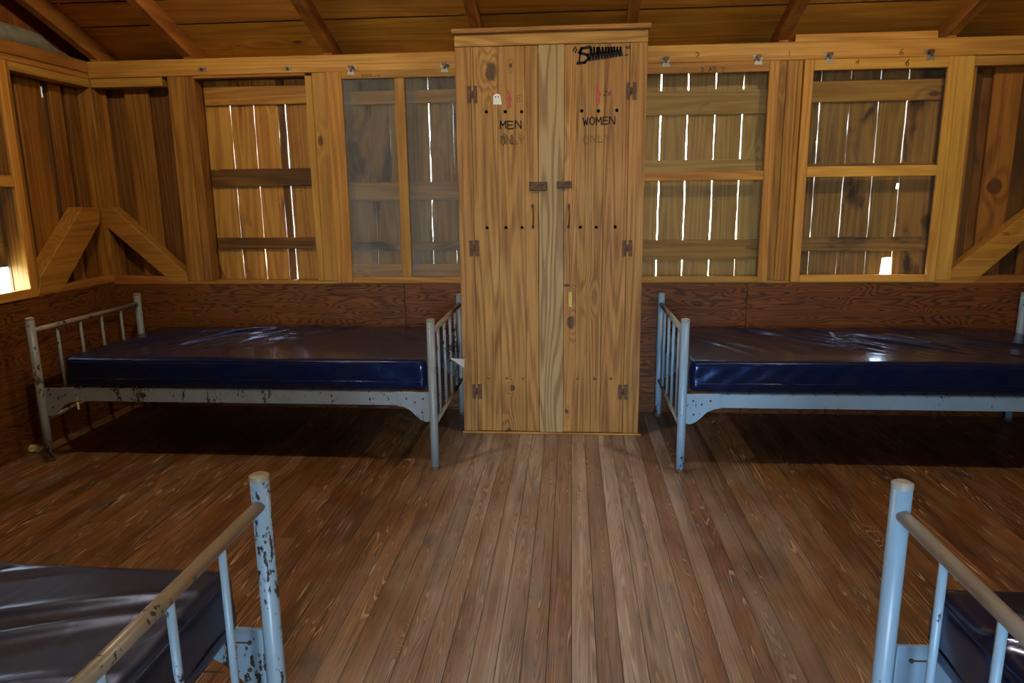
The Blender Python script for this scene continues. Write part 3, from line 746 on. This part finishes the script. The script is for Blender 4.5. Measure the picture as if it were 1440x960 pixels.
# hand lettering: flat strokes of ink lying on the boards
GL = {'M': [[(0, 0), (.02, 1), (.5, .35), (.98, 1), (1, 0)]], 'E': [[(1, 1), (0, 1), (0, 0), (1, 0)], [(0, .52), (.8, .52)]], 'N': [[(0, 0), (0, 1), (1, 0), (1, 1)]],
      'W': [[(0, 1), (.25, 0), (.5, .7), (.75, 0), (1, 1)]], 'O': [[(.5, 1), (.12, .85), (0, .5), (.12, .15), (.5, 0), (.88, .15), (1, .5), (.88, .85), (.5, 1)]],
      'L': [[(0, 1), (0, 0), (1, 0)]], 'Y': [[(0, 1), (.5, .5), (1, 1)], [(.5, .5), (.5, 0)]],
      'S': [[(1, .85), (.6, 1), (.1, .85), (.1, .6), (.9, .4), (.95, .15), (.5, 0), (0, .15)]],
      'A': [[(0, 0), (.5, 1), (1, 0)], [(.2, .4), (.8, .4)]], '3': [[(0, .9), (.5, 1), (.95, .8), (.4, .55), (1, .3), (.5, 0), (0, .1)]],
      '5': [[(1, 1), (.1, 1), (.05, .55), (.6, .6), (1, .3), (.6, 0), (0, .1)]], '7': [[(0, 1), (1, 1), (.35, 0)]], '1': [[(.5, 0), (.5, 1)]],
      '4': [[(.75, 0), (.75, 1), (0, .35), (1, .35)]], '6': [[(.9, 1), (.3, .75), (0, .3), (.4, 0), (.95, .15), (.8, .5), (.1, .4)]],
      '?': [[(0, .8), (.4, 1), (.9, .8), (.8, .55), (.45, .4), (.45, .2)]], 'Z': [[(0, 1), (1, 1), (0, 0), (1, 0)]]}
def ribbon(b, pts, w, Y, th=.0004):
    for (a, c) in zip(pts[:-1], pts[1:]):
        d = Vector((c[0] - a[0], 0, c[1] - a[1]))
        if d.length < 1e-6: continue
        d.normalize(); n = Vector((-d.z, 0, d.x)) * w / 2; e = d * w * .35
        A = Vector((a[0], 0, a[1])) - e; Cc = Vector((c[0], 0, c[1])) + e
        q = [A - n, Cc - n, Cc + n, A + n]
        f = [b.verts.new((p.x, Y - th, p.z)) for p in q]; g = [b.verts.new((p.x, Y, p.z)) for p in q]
        b.faces.new(f); 
        for i in range(4): b.faces.new((f[i], f[(i + 1) % 4], g[(i + 1) % 4], g[i]))
def write(name, text, x0, x1, ytop, ybot, Y, w, mat, par, jit=.06, gapf=.35, xpos=None, label=None):
    """text between pixel columns x0..x1 and rows ytop..ybot, written on the plane at depth Y"""
    a = on_y(x0, ybot, Y); c = on_y(x1, ytop, Y); n = len(text)
    W_ = c.x - a.x; cw = W_ / (n + (n - 1) * gapf); h = c.z - a.z; b = bmesh.new(); x = a.x
    for i, ch in enumerate(text):
        if ch != ' ':
            dz = random.uniform(-jit, jit) * h
            for st in GL[ch]:
                ribbon(b, [(x + (u + random.uniform(-jit, jit)) * cw, a.z + dz + (v + random.uniform(-jit, jit)) * h) for u, v in st], w, Y)
        x += cw * (1 + gapf)
    o = mesh(name, b, mat, par)
    if label: o['label'] = label
    return o
YI = CAB_Y - .0022
write('lettering', 'MEN', 703.5, 732.5, 170, 181, YI, .0062, 'ink', doors[0], label='black hand lettering MEN')
write('lettering', 'ONLY', 704, 736, 191, 202, YI, .006, 'ink_faint', doors[0], .12, label='rubbed-out lettering ONLY')
write('lettering', 'ONLY', 705, 735, 190, 201, YI - .0003, .004, 'ink_faint', doors[0], .2, label='rubbed-out lettering ONLY')
write('lettering', 'WOMEN', 820, 864.5, 164.5, 175.5, YI, .0056, 'ink', doors[1], .05, label='black hand lettering WOMEN')
write('lettering', 'ONLY', 821, 858, 190, 201, YI, .0045, 'ink_faint', doors[1], .1, .45, label='faint lettering ONLY')
# scrawled tag near the top of the right door
b = bmesh.new()
def scr(pts, w): ribbon(b, [(on_y(x, y, YI).x, on_y(x, y, YI).z) for x, y in pts], w, YI)
scr([(830, 66), (818, 68), (815, 74), (826, 77), (828, 82), (822, 88), (812, 89)], .014); scr([(817, 69), (814, 88)], .008)
rg = random.Random(3)
xg = 830.
while xg < 871:
    hgt = 18 - (xg - 830) * .09
    scr([(xg, 85 - (xg - 830) * .16), (xg + rg.uniform(.5, 2.5), 85 - hgt - (xg - 830) * .1)], .0105)
    scr([(xg + 1, 85 - hgt - (xg - 830) * .1), (xg + 3.6, 82 - (xg - 830) * .14)], .0075)
    xg += rg.uniform(3.6, 4.6)
scr([(828, 77), (870, 71)], .006)
scr([(806, 72), (809, 66)], .007); scr([(809, 74), (811, 69)], .006)
scr([(880, 66), (882.5, 68)], .007); scr([(884, 65), (886, 68)], .006); scr([(872, 78), (876, 77.5)], .005); scr([(879, 77.5), (883, 77)], .005)
mesh('lettering', b, 'ink', doors[1])['label'] = 'black scrawled graffiti tag'
# small marks
write('lettering', 'Z6', 849, 860, 128, 134, YI, .0028, 'pencil', doors[1], .15)
write('lettering', 'E', 727.5, 733, 134, 143, YI, .0028, 'ink_faint', doors[0], .1)
write('lettering', '7', 742, 746, 136, 148, YI, .003, 'ink_faint', doors[0], .1)
# red painted licks of flame over a pale scuff
def blob(name, pix, mat, par, Y):
    q = [on_y(x, y, Y) for x, y in pix]
    return mesh(name, bm_prism([(p.x, p.z) for p in q], 'y', Y - .0003, Y), mat, par)
for d, ox, oy, s in ((doors[0], 716, 139, 1.), (doors[1], 841, 132, 1.1)):
    blob('paint_mark', [(ox + dx * s, oy + dy * s) for dx, dy in ((-3, -14), (1, -10), (2, -4), (4, 0), (2, 5), (3, 10), (0, 15), (-3, 12), (-1, 6), (-3, 1), (-1, -5), (-3, -10))], 'red', d, YI - .0002)['label'] = 'smeared red paint lick'
# white sticker with two dots for eyes
sp = on_y(699, 140, CAB_Y)
outl = [(-.020, -.026), (-.012, -.022), (-.004, -.027), (.004, -.022), (.012, -.027), (.024, -.022), (.021, -.008), (.019, .014)]
outl += [(.019 * math.cos(a), .014 + .014 * math.sin(a)) for a in [math.pi * k / 8 for k in range(1, 8)]] + [(-.019, .014)]
st = mesh('sticker', bm_prism([(sp.x + u, sp.z + v) for u, v in outl], 'y', YI - .0014, YI - .0002), 'white', doors[0]); st['label'] = 'small white rounded sticker with two eye dots'
for ex in (-.008, .006): mesh('eye_dot', bm_tube([(sp.x + ex, YI - .0018, sp.z + .012), (sp.x + ex, YI - .0012, sp.z + .012)], .0034, 10), 'crack', st)

# pull cord hanging from the right handle
hp = on_y(800, 319, CAB_Y)
pc = empty('pull_cord', (hp.x, CAB_Y - .012, hp.z), 'thin brown string with a yellow paper tag hanging from the right cabinet handle', 'string')
e1 = on_y(801.5, 411, CAB_Y); e2 = on_y(802, 431, CAB_Y)
mesh('cord', bm_tube([(hp.x, CAB_Y - .010, hp.z + .012), (hp.x + .001, CAB_Y - .012, hp.z - .1), (e1.x, CAB_Y - .008, e1.z)], .0016, 6), 'string', pc)
box('paper_tag', (e2.x - .008, CAB_Y - .009, e2.z), (e2.x + .008, CAB_Y - .007, e1.z + .004), 'yellow', pc, 0)

# pencilled numbers on the framing and sashes
YP = D - .0042; YQ = D - .0222
w2e = bpy.data.objects['window_2']; w3e = bpy.data.objects['window_3']; w1e = bpy.data.objects['window_1']
write('lettering', '?', 978, 984, 73, 82, YP, .004, 'ink', wb); write('lettering', '1', 1107, 1113, 72, 79, YP, .0035, 'ink', wb)
write('lettering', '6', 1265, 1271, 68, 77, YP, .0035, 'pencil', wb)
write('lettering', '3 A5 7', 985, 1019, 94, 101, YQ, .0035, 'pencil', w2e)
write('lettering', '4', 1203, 1209, 84, 90, YQ, .0035, 'pencil', w3e); write('lettering', '6', 1273, 1279, 84, 92, YQ, .0045, 'ink', w3e)
write('lettering', '355 4', 508, 534, 104, 108, YQ, .0035, 'ink_faint', w1e)

# sash latches on the top plate
def latch(px, py, below, label, group):
    p = on_y(px, py, D)
    t = empty('sash_latch', (p.x, D - .004, p.z), label, 'latch', group)
    b = bm_box((p.x - .026, D - .007, p.z - .008), (p.x + .026, D - .0045, p.z + .012), .001)
    mesh('plate', b, 'zinc', t)
    b = bm_tube([(p.x, D - .024, p.z + .002), (p.x, D - .0072, p.z + .002)], .007, 10); mesh('screw', b, 'iron', t)
    if below:
        b = bm_prism([(p.x - .022, p.z - .040), (p.x + .022, p.z - .040), (p.x + .012, p.z - .012), (p.x - .012, p.z - .012)], 'y', D - .026, D - .0228, 0)
        mesh('keeper', b, 'zinc', t)
        b = bm_box((p.x - .016, D - .030, p.z - .004), (p.x + .016, D - .0242, p.z + .012), .001); bm_box((p.x - .007, D - .034, p.z - .022), (p.x + .007, D - .0262, p.z + .002), .001, b); mesh('hasp', b, 'iron', t)
    return t
for (a, b_, c, l, g) in ((285, 98.5, 0, 'leftover latch plate above the bare shutter opening, on the side towards the corner brace', 'latches over the bare opening'),
                         (405, 97, 0, 'leftover latch plate above the bare shutter opening, on the side towards the mullioned sash', 'latches over the bare opening'),
                         (495, 96, 1, 'dark latch above the mullioned sash, at its end towards the bare opening', 'latches over the mullioned sash'),
                         (626, 92, 1, 'dark latch above the mullioned sash, at its end against the cabinet', 'latches over the mullioned sash'),
                         (936, 84, 1, 'bright zinc latch beside the cabinet on the sash marked 3 A5 7', 'latches over the marked sash'),
                         (1065.5, 81, 1, 'bright zinc latch near the pencilled 1, on the sash marked 3 A5 7', 'latches over the marked sash'),
                         (1165, 78, 1, 'grey latch over the fresh pine sash, at its end towards the cabinet', 'latches over the fresh pine sash'),
                         (1306.5, 74, 1, 'grey latch over the fresh pine sash, beside the pencilled 6', 'latches over the fresh pine sash')):
    latch(a, b_, c, l, g)

# ------------------------------------------------------------------ beds
BL, BWD, BH = 1.986, .8806, .7415
RZ0, RZ1 = .318, .385
def make_bed(loc, blue, tan, label, hooks=True):
    ox, oy = loc
    t = empty('bed_frame', (ox, oy, 0), label, 'bed')
    P = []
    for sx_i in (-1, 1):
        X = ox + sx_i * BL / 2
        for sy_i in (-1, 1):
            Y = oy + sy_i * BWD / 2
            p = tube('post', [(X, Y, .012), (X, Y, .2), (X, Y, BH - .006), ], .0195, blue, t, 20)
            b = bm_tube([(X, Y, BH - .014), (X, Y, BH - .004), (X, Y, BH)], [.0207, .0207, .013], 20); c = mesh('cap', b, tan, p)
            b = bm_tube([(X, Y, 0.0005), (X, Y, .012), (X, Y, .016)], [.023, .023, .0205], 20); mesh('foot', b, M['rust'], p)
        tube('end_rail', [(X, oy - BWD / 2 + .012, .674), (X, oy + BWD / 2 - .012, .674)], .0135, tan, t, 14)
        tube('end_rail', [(X, oy - BWD / 2 + .012, .221), (X, oy + BWD / 2 - .012, .221)], .0115, tan, t, 14)
        for k in range(1, 5):
            Y = oy - BWD / 2 + BWD * k / 5
            tube('spindle', [(X, Y, .225), (X, Y, .668)], .0078, blue, t, 10)
    for sy_i in (-1, 1):
        Y = oy + sy_i * BWD / 2
        Yi = Y - sy_i * .006
        x0, x1 = ox - BL / 2 + .15, ox + BL / 2 - .15
        b = bm_box((x0, min(Yi, Yi + .0035), RZ0), (x1, max(Yi, Yi + .0035), RZ1), .0008)
        bm_box((x0, min(Yi, Yi - sy_i * .035), RZ1 - .0035), (x1, max(Yi, Yi - sy_i * .035), RZ1), .0008, b)
        rail = mesh('side_rail', b, blue, t)
        for s in (-1, 1):
            X = ox + s * (BL / 2 - .0195)
            pts = [(0, .384), (.155, .386), (.158, .316), (.125, .312), (.095, .297), (.070, .270), (.045, .247), (.02, .236), (0, .240)]
            g = mesh('bracket', bm_prism([(X - s * u, v) for u, v in pts], 'y', Yi - .004, Yi + .0045, .001), blue, t)
            for (u, v) in ((.03, .352), (.035, .285), (.07, .335), (.11, .352)):
                mesh('rivet', bm_tube([(X - s * u, Yi - .007, v), (X - s * u, Yi + .0075, v)], .005, 8), 'rust', g)
        if hooks:
            n = 17
            src = None
            for k in range(n):
                X = x0 + .06 + (x1 - x0 - .12) * k / (n - 1)
                if src is None:
                    src = mesh('spring_hook', bm_tube([(X, Yi + .004 * sy_i, RZ1 - .004), (X, Yi + .004 * sy_i, RZ1 + .006), (X + .004, Yi - sy_i * .004, RZ1 + .010), (X + .016, Yi - sy_i * .02, RZ1 + .006)], .0017, 6), 'iron', t)
                    x_src = X
                else:
                    o = src.copy(); C.objects.link(o); o.location = Vector(src.location) + Vector((X - x_src, 0, 0)); WLOC[o.name] = WLOC[src.name] + Vector((X - x_src, 0, 0))
    b = bmesh.new()
    for k in range(9):
        Y = oy - BWD / 2 + .06 + (BWD - .12) * k / 8; bm_tube([(ox - BL / 2 + .03, Y, .386), (ox + BL / 2 - .03, Y, .386)], .002, 5, b)
    for k in range(17):
        X = ox - BL / 2 + .21 + (BL - .42) * k / 16; bm_tube([(X, oy - BWD / 2 + .02, .386), (X, oy + BWD / 2 - .02, .386)], .002, 5, b)
    mesh('spring_mesh', b, 'iron', t)
    return t

def make_mattress(x0, x1, y0, y1, label, folds, seed, th=.150, mat='vinyl'):
    """vinyl-covered mattress: rounded box with diagonal folds on its top"""
    rnd = random.Random(seed); z0 = .3895; z1 = z0 + th; r = .028
    nx, ny, nz = 230, 105, 8
    def lin(a, b_, n):
        v = [a, a + .005, a + .012, a + .02, a + r] + [a + r + (b_ - a - 2 * r) * k / n for k in range(1, n)] + [b_ - r, b_ - .02, b_ - .012, b_ - .005, b_]
        return v
    xs, ys, zs = lin(x0, x1, nx), lin(y0, y1, ny), lin(z0, z1, nz)
    b = bmesh.new(); cache = {}
    ph = [rnd.uniform(0, 6.28) for _ in range(8)]
    def height(x, y):
        u = x - (x0 + x1) / 2; v = y - (y0 + y1) / 2
        h = .010 * math.cos(u / (x1 - x0) * math.pi) * math.cos(v / (y1 - y0) * math.pi)
        for (cx_, cy_, ang, ln, sg_, amp, curv) in folds:
            ca, sa = math.cos(ang), math.sin(ang); du, dv = x - cx_, y - cy_
            a = du * ca + dv * sa; c = -du * sa + dv * ca + curv * a * a
            h += amp * math.exp(-(c / sg_) ** 2) * math.exp(-(a / ln) ** 4)
        h += .0012 * math.sin(u * 9 + ph[0] + 2 * math.sin(v * 5 + ph[1])) + .0010 * math.sin(v * 14 + u * 6 + ph[2])
        return h
    def V(i, j, k):
        key = (i, j, k)
        if key in cache: return cache[key]
        p = Vector((xs[i], ys[j], zs[k]))
        q = Vector((min(max(p.x, x0 + r), x1 - r), min(max(p.y, y0 + r), y1 - r), min(max(p.z, z0 + r), z1 - r)))
        d = p - q
        if d.length > 1e-9: p = q + d.normalized() * max(abs(d.x), abs(d.y), abs(d.z))
        tz = max(0, (p.z - (z1 - r)) / r)
        edge = min(p.x - x0, x1 - p.x, p.y - y0, y1 - p.y)
        p.z += height(p.x, p.y) * tz * min(1, max(0, edge) / .03)
        # side walls: gentle bulge and creasing
        mid = math.sin(math.pi * min(1, max(0, (p.z - z0) / th)))
        wob = .004 * mid + .002 * math.sin(p.x * 23 + p.z * 40 + ph[3]) * mid + .0015 * math.sin(p.x * 51 - p.z * 70 + ph[4]) * mid
        if p.y - y0 < .004: p.y -= wob
        if y1 - p.y < .004: p.y += wob
        wob = .003 * mid + .002 * math.sin(p.y * 31 + p.z * 50 + ph[5]) * mid
        if p.x - x0 < .004: p.x -= wob
        if x1 - p.x < .004: p.x += wob
        cache[key] = b.verts.new(p); return cache[key]
    I, J, K = len(xs) - 1, len(ys) - 1, len(zs) - 1
    for i in range(I):
        for j in range(J):
            b.faces.new((V(i, j, K), V(i + 1, j, K), V(i + 1, j + 1, K), V(i, j + 1, K)))
            b.faces.new((V(i, j, 0), V(i, j + 1, 0), V(i + 1, j + 1, 0), V(i + 1, j, 0)))
    for i in range(I):
        for k in range(K):
            b.faces.new((V(i, 0, k), V(i + 1, 0, k), V(i + 1, 0, k + 1), V(i, 0, k + 1)))
            b.faces.new((V(i, J, k), V(i, J, k + 1), V(i + 1, J, k + 1), V(i + 1, J, k)))
    for j in range(J):
        for k in range(K):
            b.faces.new((V(0, j, k), V(0, j, k + 1), V(0, j + 1, k + 1), V(0, j + 1, k)))
            b.faces.new((V(I, j, k), V(I, j + 1, k), V(I, j + 1, k + 1), V(I, j, k + 1)))
    t = empty('mattress', ((x0 + x1) / 2, (y0 + y1) / 2, z0), label, 'mattress')
    mesh('cover', b, mat, t, smooth=True)
    def ringpath(z, o=.0):
        pts = []
        rr = .03
        for (cx_, cy_, a0) in ((x1 - rr, y1 - rr, 0), (x0 + rr, y1 - rr, 90), (x0 + rr, y0 + rr, 180), (x1 - rr, y0 + rr, 270)):
            for k in range(5):
                a = math.radians(a0 + 90 * k / 4); pts.append((cx_ + (rr + o) * math.cos(a), cy_ + (rr + o) * math.sin(a), z))
        return pts
    mesh('piping', bm_tube(ringpath(z1 - .012, -.003), .0035, 6, closed=True), mat, t, smooth=True)
    mesh('piping', bm_tube(ringpath(z0 + .045, .003), .0025, 6, closed=True), mat, t, smooth=True)
    return t

def fold_set(seed, cx_, cy_, ang, n, dx, dy, ln=.38, amp=.0165, sg_=.024, curv=.25):
    r = random.Random(seed); out = []
    for k in range(n):
        out.append((cx_ + dx * (k - (n - 1) / 2) + r.uniform(-.02, .02), cy_ + dy * (k - (n - 1) / 2) + r.uniform(-.04, .04), ang + r.uniform(-.12, .12), ln * r.uniform(.6, 1.2), sg_ * r.uniform(.6, 1.3), amp * r.uniform(.5, 1.2), curv * r.uniform(.6, 1.3)))
    return out
# back left bed
LBX, LBY = (-2.638 - .652) / 2, 3.226 + BWD / 2
make_bed((LBX, LBY), M['blue_l'], M['tan_l'], 'rust-chipped grey-blue metal bed against the back wall near the MEN door')
make_mattress(-2.50, -.682, LBY - .435, LBY + .425, 'navy vinyl mattress on the rust-chipped bed against the back wall',
              fold_set(1, -1.9, 3.75, math.radians(58), 11, .085, 0.02) + fold_set(2, -.95, 3.75, math.radians(-55), 4, .10, 0., amp=.006), 3)
RBX, RBY = .522 + BL / 2, 3.25 + BWD / 2
make_bed((RBX, RBY), M['blue_r'], M['tan_r'], 'clean light-blue metal bed against the back wall beside the WOMEN door')
make_mattress(.555, 2.44, RBY - .435, RBY + .425, 'navy vinyl mattress on the light-blue bed against the back wall',
              fold_set(5, 1.65, 3.75, math.radians(-52), 12, .09, 0., curv=-.25) + fold_set(6, .85, 3.7, math.radians(-55), 4, .12, 0., amp=.005), 8)
# beds in the foreground
FLX, FLY = -.646 - BL / 2, 1.348 - BWD / 2
make_bed((FLX, FLY), M['blue_f'], M['tan_l'], 'grey-blue metal bed with dark paint chips down its corner post, away from the walls')
make_mattress(-2.53, -.705, FLY - .42, FLY + .415, 'dull dark grey-blue vinyl mattress on the chipped free-standing bed',
              fold_set(9, -1.15, 1.0, math.radians(24), 7, -.01, .12, ln=.55, amp=.010, sg_=.02, curv=.12) + fold_set(10, -1.9, 1.0, math.radians(30), 6, .0, .13, ln=.5), 12, mat='vinyl_dull')
FRX, FRY = .656 + BL / 2, 1.3785 - BWD / 2
make_bed((FRX, FRY), M['blue_r'], M['tan_r'], 'bright light-blue metal bed with few chips, away from the walls')
make_mattress(.712, 2.52, FRY - .42, FRY + .405, 'navy vinyl mattress on the bright blue free-standing bed',
              fold_set(13, 1.3, 1.0, math.radians(-40), 6, .13, 0.), 15)

# ------------------------------------------------------------------ small things
# folded paper tied to a spindle
SPX = -.652; SPY = LBY - BWD / 2 + BWD * 2 / 5
p = on_x(632, 507, SPX)
b = bmesh.new()
rows = [(0., .006), (.012, .004), (.03, .010), (.055, .017), (.075, .022)]
R_ = []
for (u, w) in rows:
    R_.append([b.verts.new((SPX + .009 + u, p.y + s * w * .5 + u * -.1, p.z + s * w + .012 - u * .35 + c)) for s, c in ((-1, 0), (0, .006), (1, 0))])
for a, c in zip(R_[:-1], R_[1:]):
    for k in range(2): b.faces.new((a[k], a[k + 1], c[k + 1], c[k]))
r = bmesh.ops.solidify(b, geom=b.faces[:], thickness=.001)
pt = mesh('paper_twist', b, 'white'); tag(pt, 'twist of white paper tied to a spindle of the bed end by the cabinet', 'paper')
# care tag hanging from the left bed's side rail
p = on_y(111, 569, LBY - BWD / 2 - .003)
b = bm_box((p.x - .006, p.y - .0065, p.z - .022), (p.x + .006, p.y - .0055, p.z + .016), 0); bm_box((p.x - .001, p.y - .0065, p.z + .016), (p.x + .001, p.y - .0055, p.z + .045), 0, b)
tag(mesh('paper_tag', b, 'white'), 'small white paper tag hanging under the side rail of the chipped bed', 'tag')
# crumpled wrapper on the floor by the left wall
p = on_z(44, 636, 0.)
b = bmesh.new(); bmesh.ops.create_icosphere(b, subdivisions=3, radius=1.)
rw = random.Random(4)
for v in b.verts:
    k = 1 + .28 * math.sin(v.co.x * 7 + 1) * math.sin(v.co.y * 6 + 2) + rw.uniform(-.10, .10)
    v.co = Vector((v.co.x * .052 * k, v.co.y * .024 * k, max(v.co.z * .022 * k, -.018)))
bmesh.ops.rotate(b, verts=b.verts, cent=(0, 0, 0), matrix=Matrix.Rotation(.5, 3, 'Z'))
zmin = min(v.co.z for v in b.verts); bmesh.ops.translate(b, verts=b.verts, vec=(p.x, p.y, -zmin + .0005))
tag(mesh('crumpled_wrapper', b, 'wrapper'), 'crumpled yellow-green wrapper on the floor beside the bed leg and side wall', 'wrapper')
# grey cloth stuffed along the left wall plate
b = bmesh.new(); rows = []
cyl = [(3.2, .085), (3.4, .09), (3.55, .088), (3.7, .09), (3.82, .088), (3.90, .082), (3.95, .060), (3.99, .030), (4.03, .020), (4.07, .008)]
for (yv, hgt) in cyl:
    rows.append([b.verts.new((XL - .085 + .012 * k + .006 * math.sin(yv * 19 + k), yv, PLATE_TOP + .001 + (0 if k in (0, 7) else hgt * (math.sin(math.pi * k / 7) ** .45) * (1 + .07 * math.sin(yv * 31 + k * 1.7))))) for k in range(8)])
for a, c in zip(rows[:-1], rows[1:]):
    for k in range(7): b.faces.new((a[k], a[k + 1], c[k + 1], c[k]))
    b.faces.new((a[7], a[0], c[0], c[7]))
b.faces.new(rows[0][::-1]); b.faces.new(rows[-1])
tag(mesh('cloth_roll', b, 'cloth', smooth=True), 'grey-green cloth stuffed along the top of the side wall plate under the rafters', 'cloth')

# pendant lamps over the aisle between the beds
M['bulb'].node_tree.nodes['Principled BSDF'].inputs['Emission Strength'].default_value = LAMP_POWER
def lamp(X, Y, label):
    zt = roof_z(Y); zb = 2.68
    t = empty('pendant_lamp', (X, Y, zb), label, 'lamp')
    mesh('cord', bm_tube([(X, Y, zb + .09), (X, Y, zt)], .003, 8), 'dark', t)
    mesh('socket', bm_tube([(X, Y, zb + .045), (X, Y, zb + .075), (X, Y, zb + .095)], [.02, .02, .008], 14), 'porcelain', t)
    b = bmesh.new(); bmesh.ops.create_uvsphere(b, u_segments=16, v_segments=10, radius=.045, matrix=Matrix.Translation((X, Y, zb)))
    mesh('bulb', b, 'bulb', t, smooth=True)
lamp(-1.55, 2.3, 'bare bulb pendant hanging over the aisle beside the chipped beds'); lamp(1.45, 2.3, 'bare bulb pendant hanging over the aisle beside the light-blue beds')
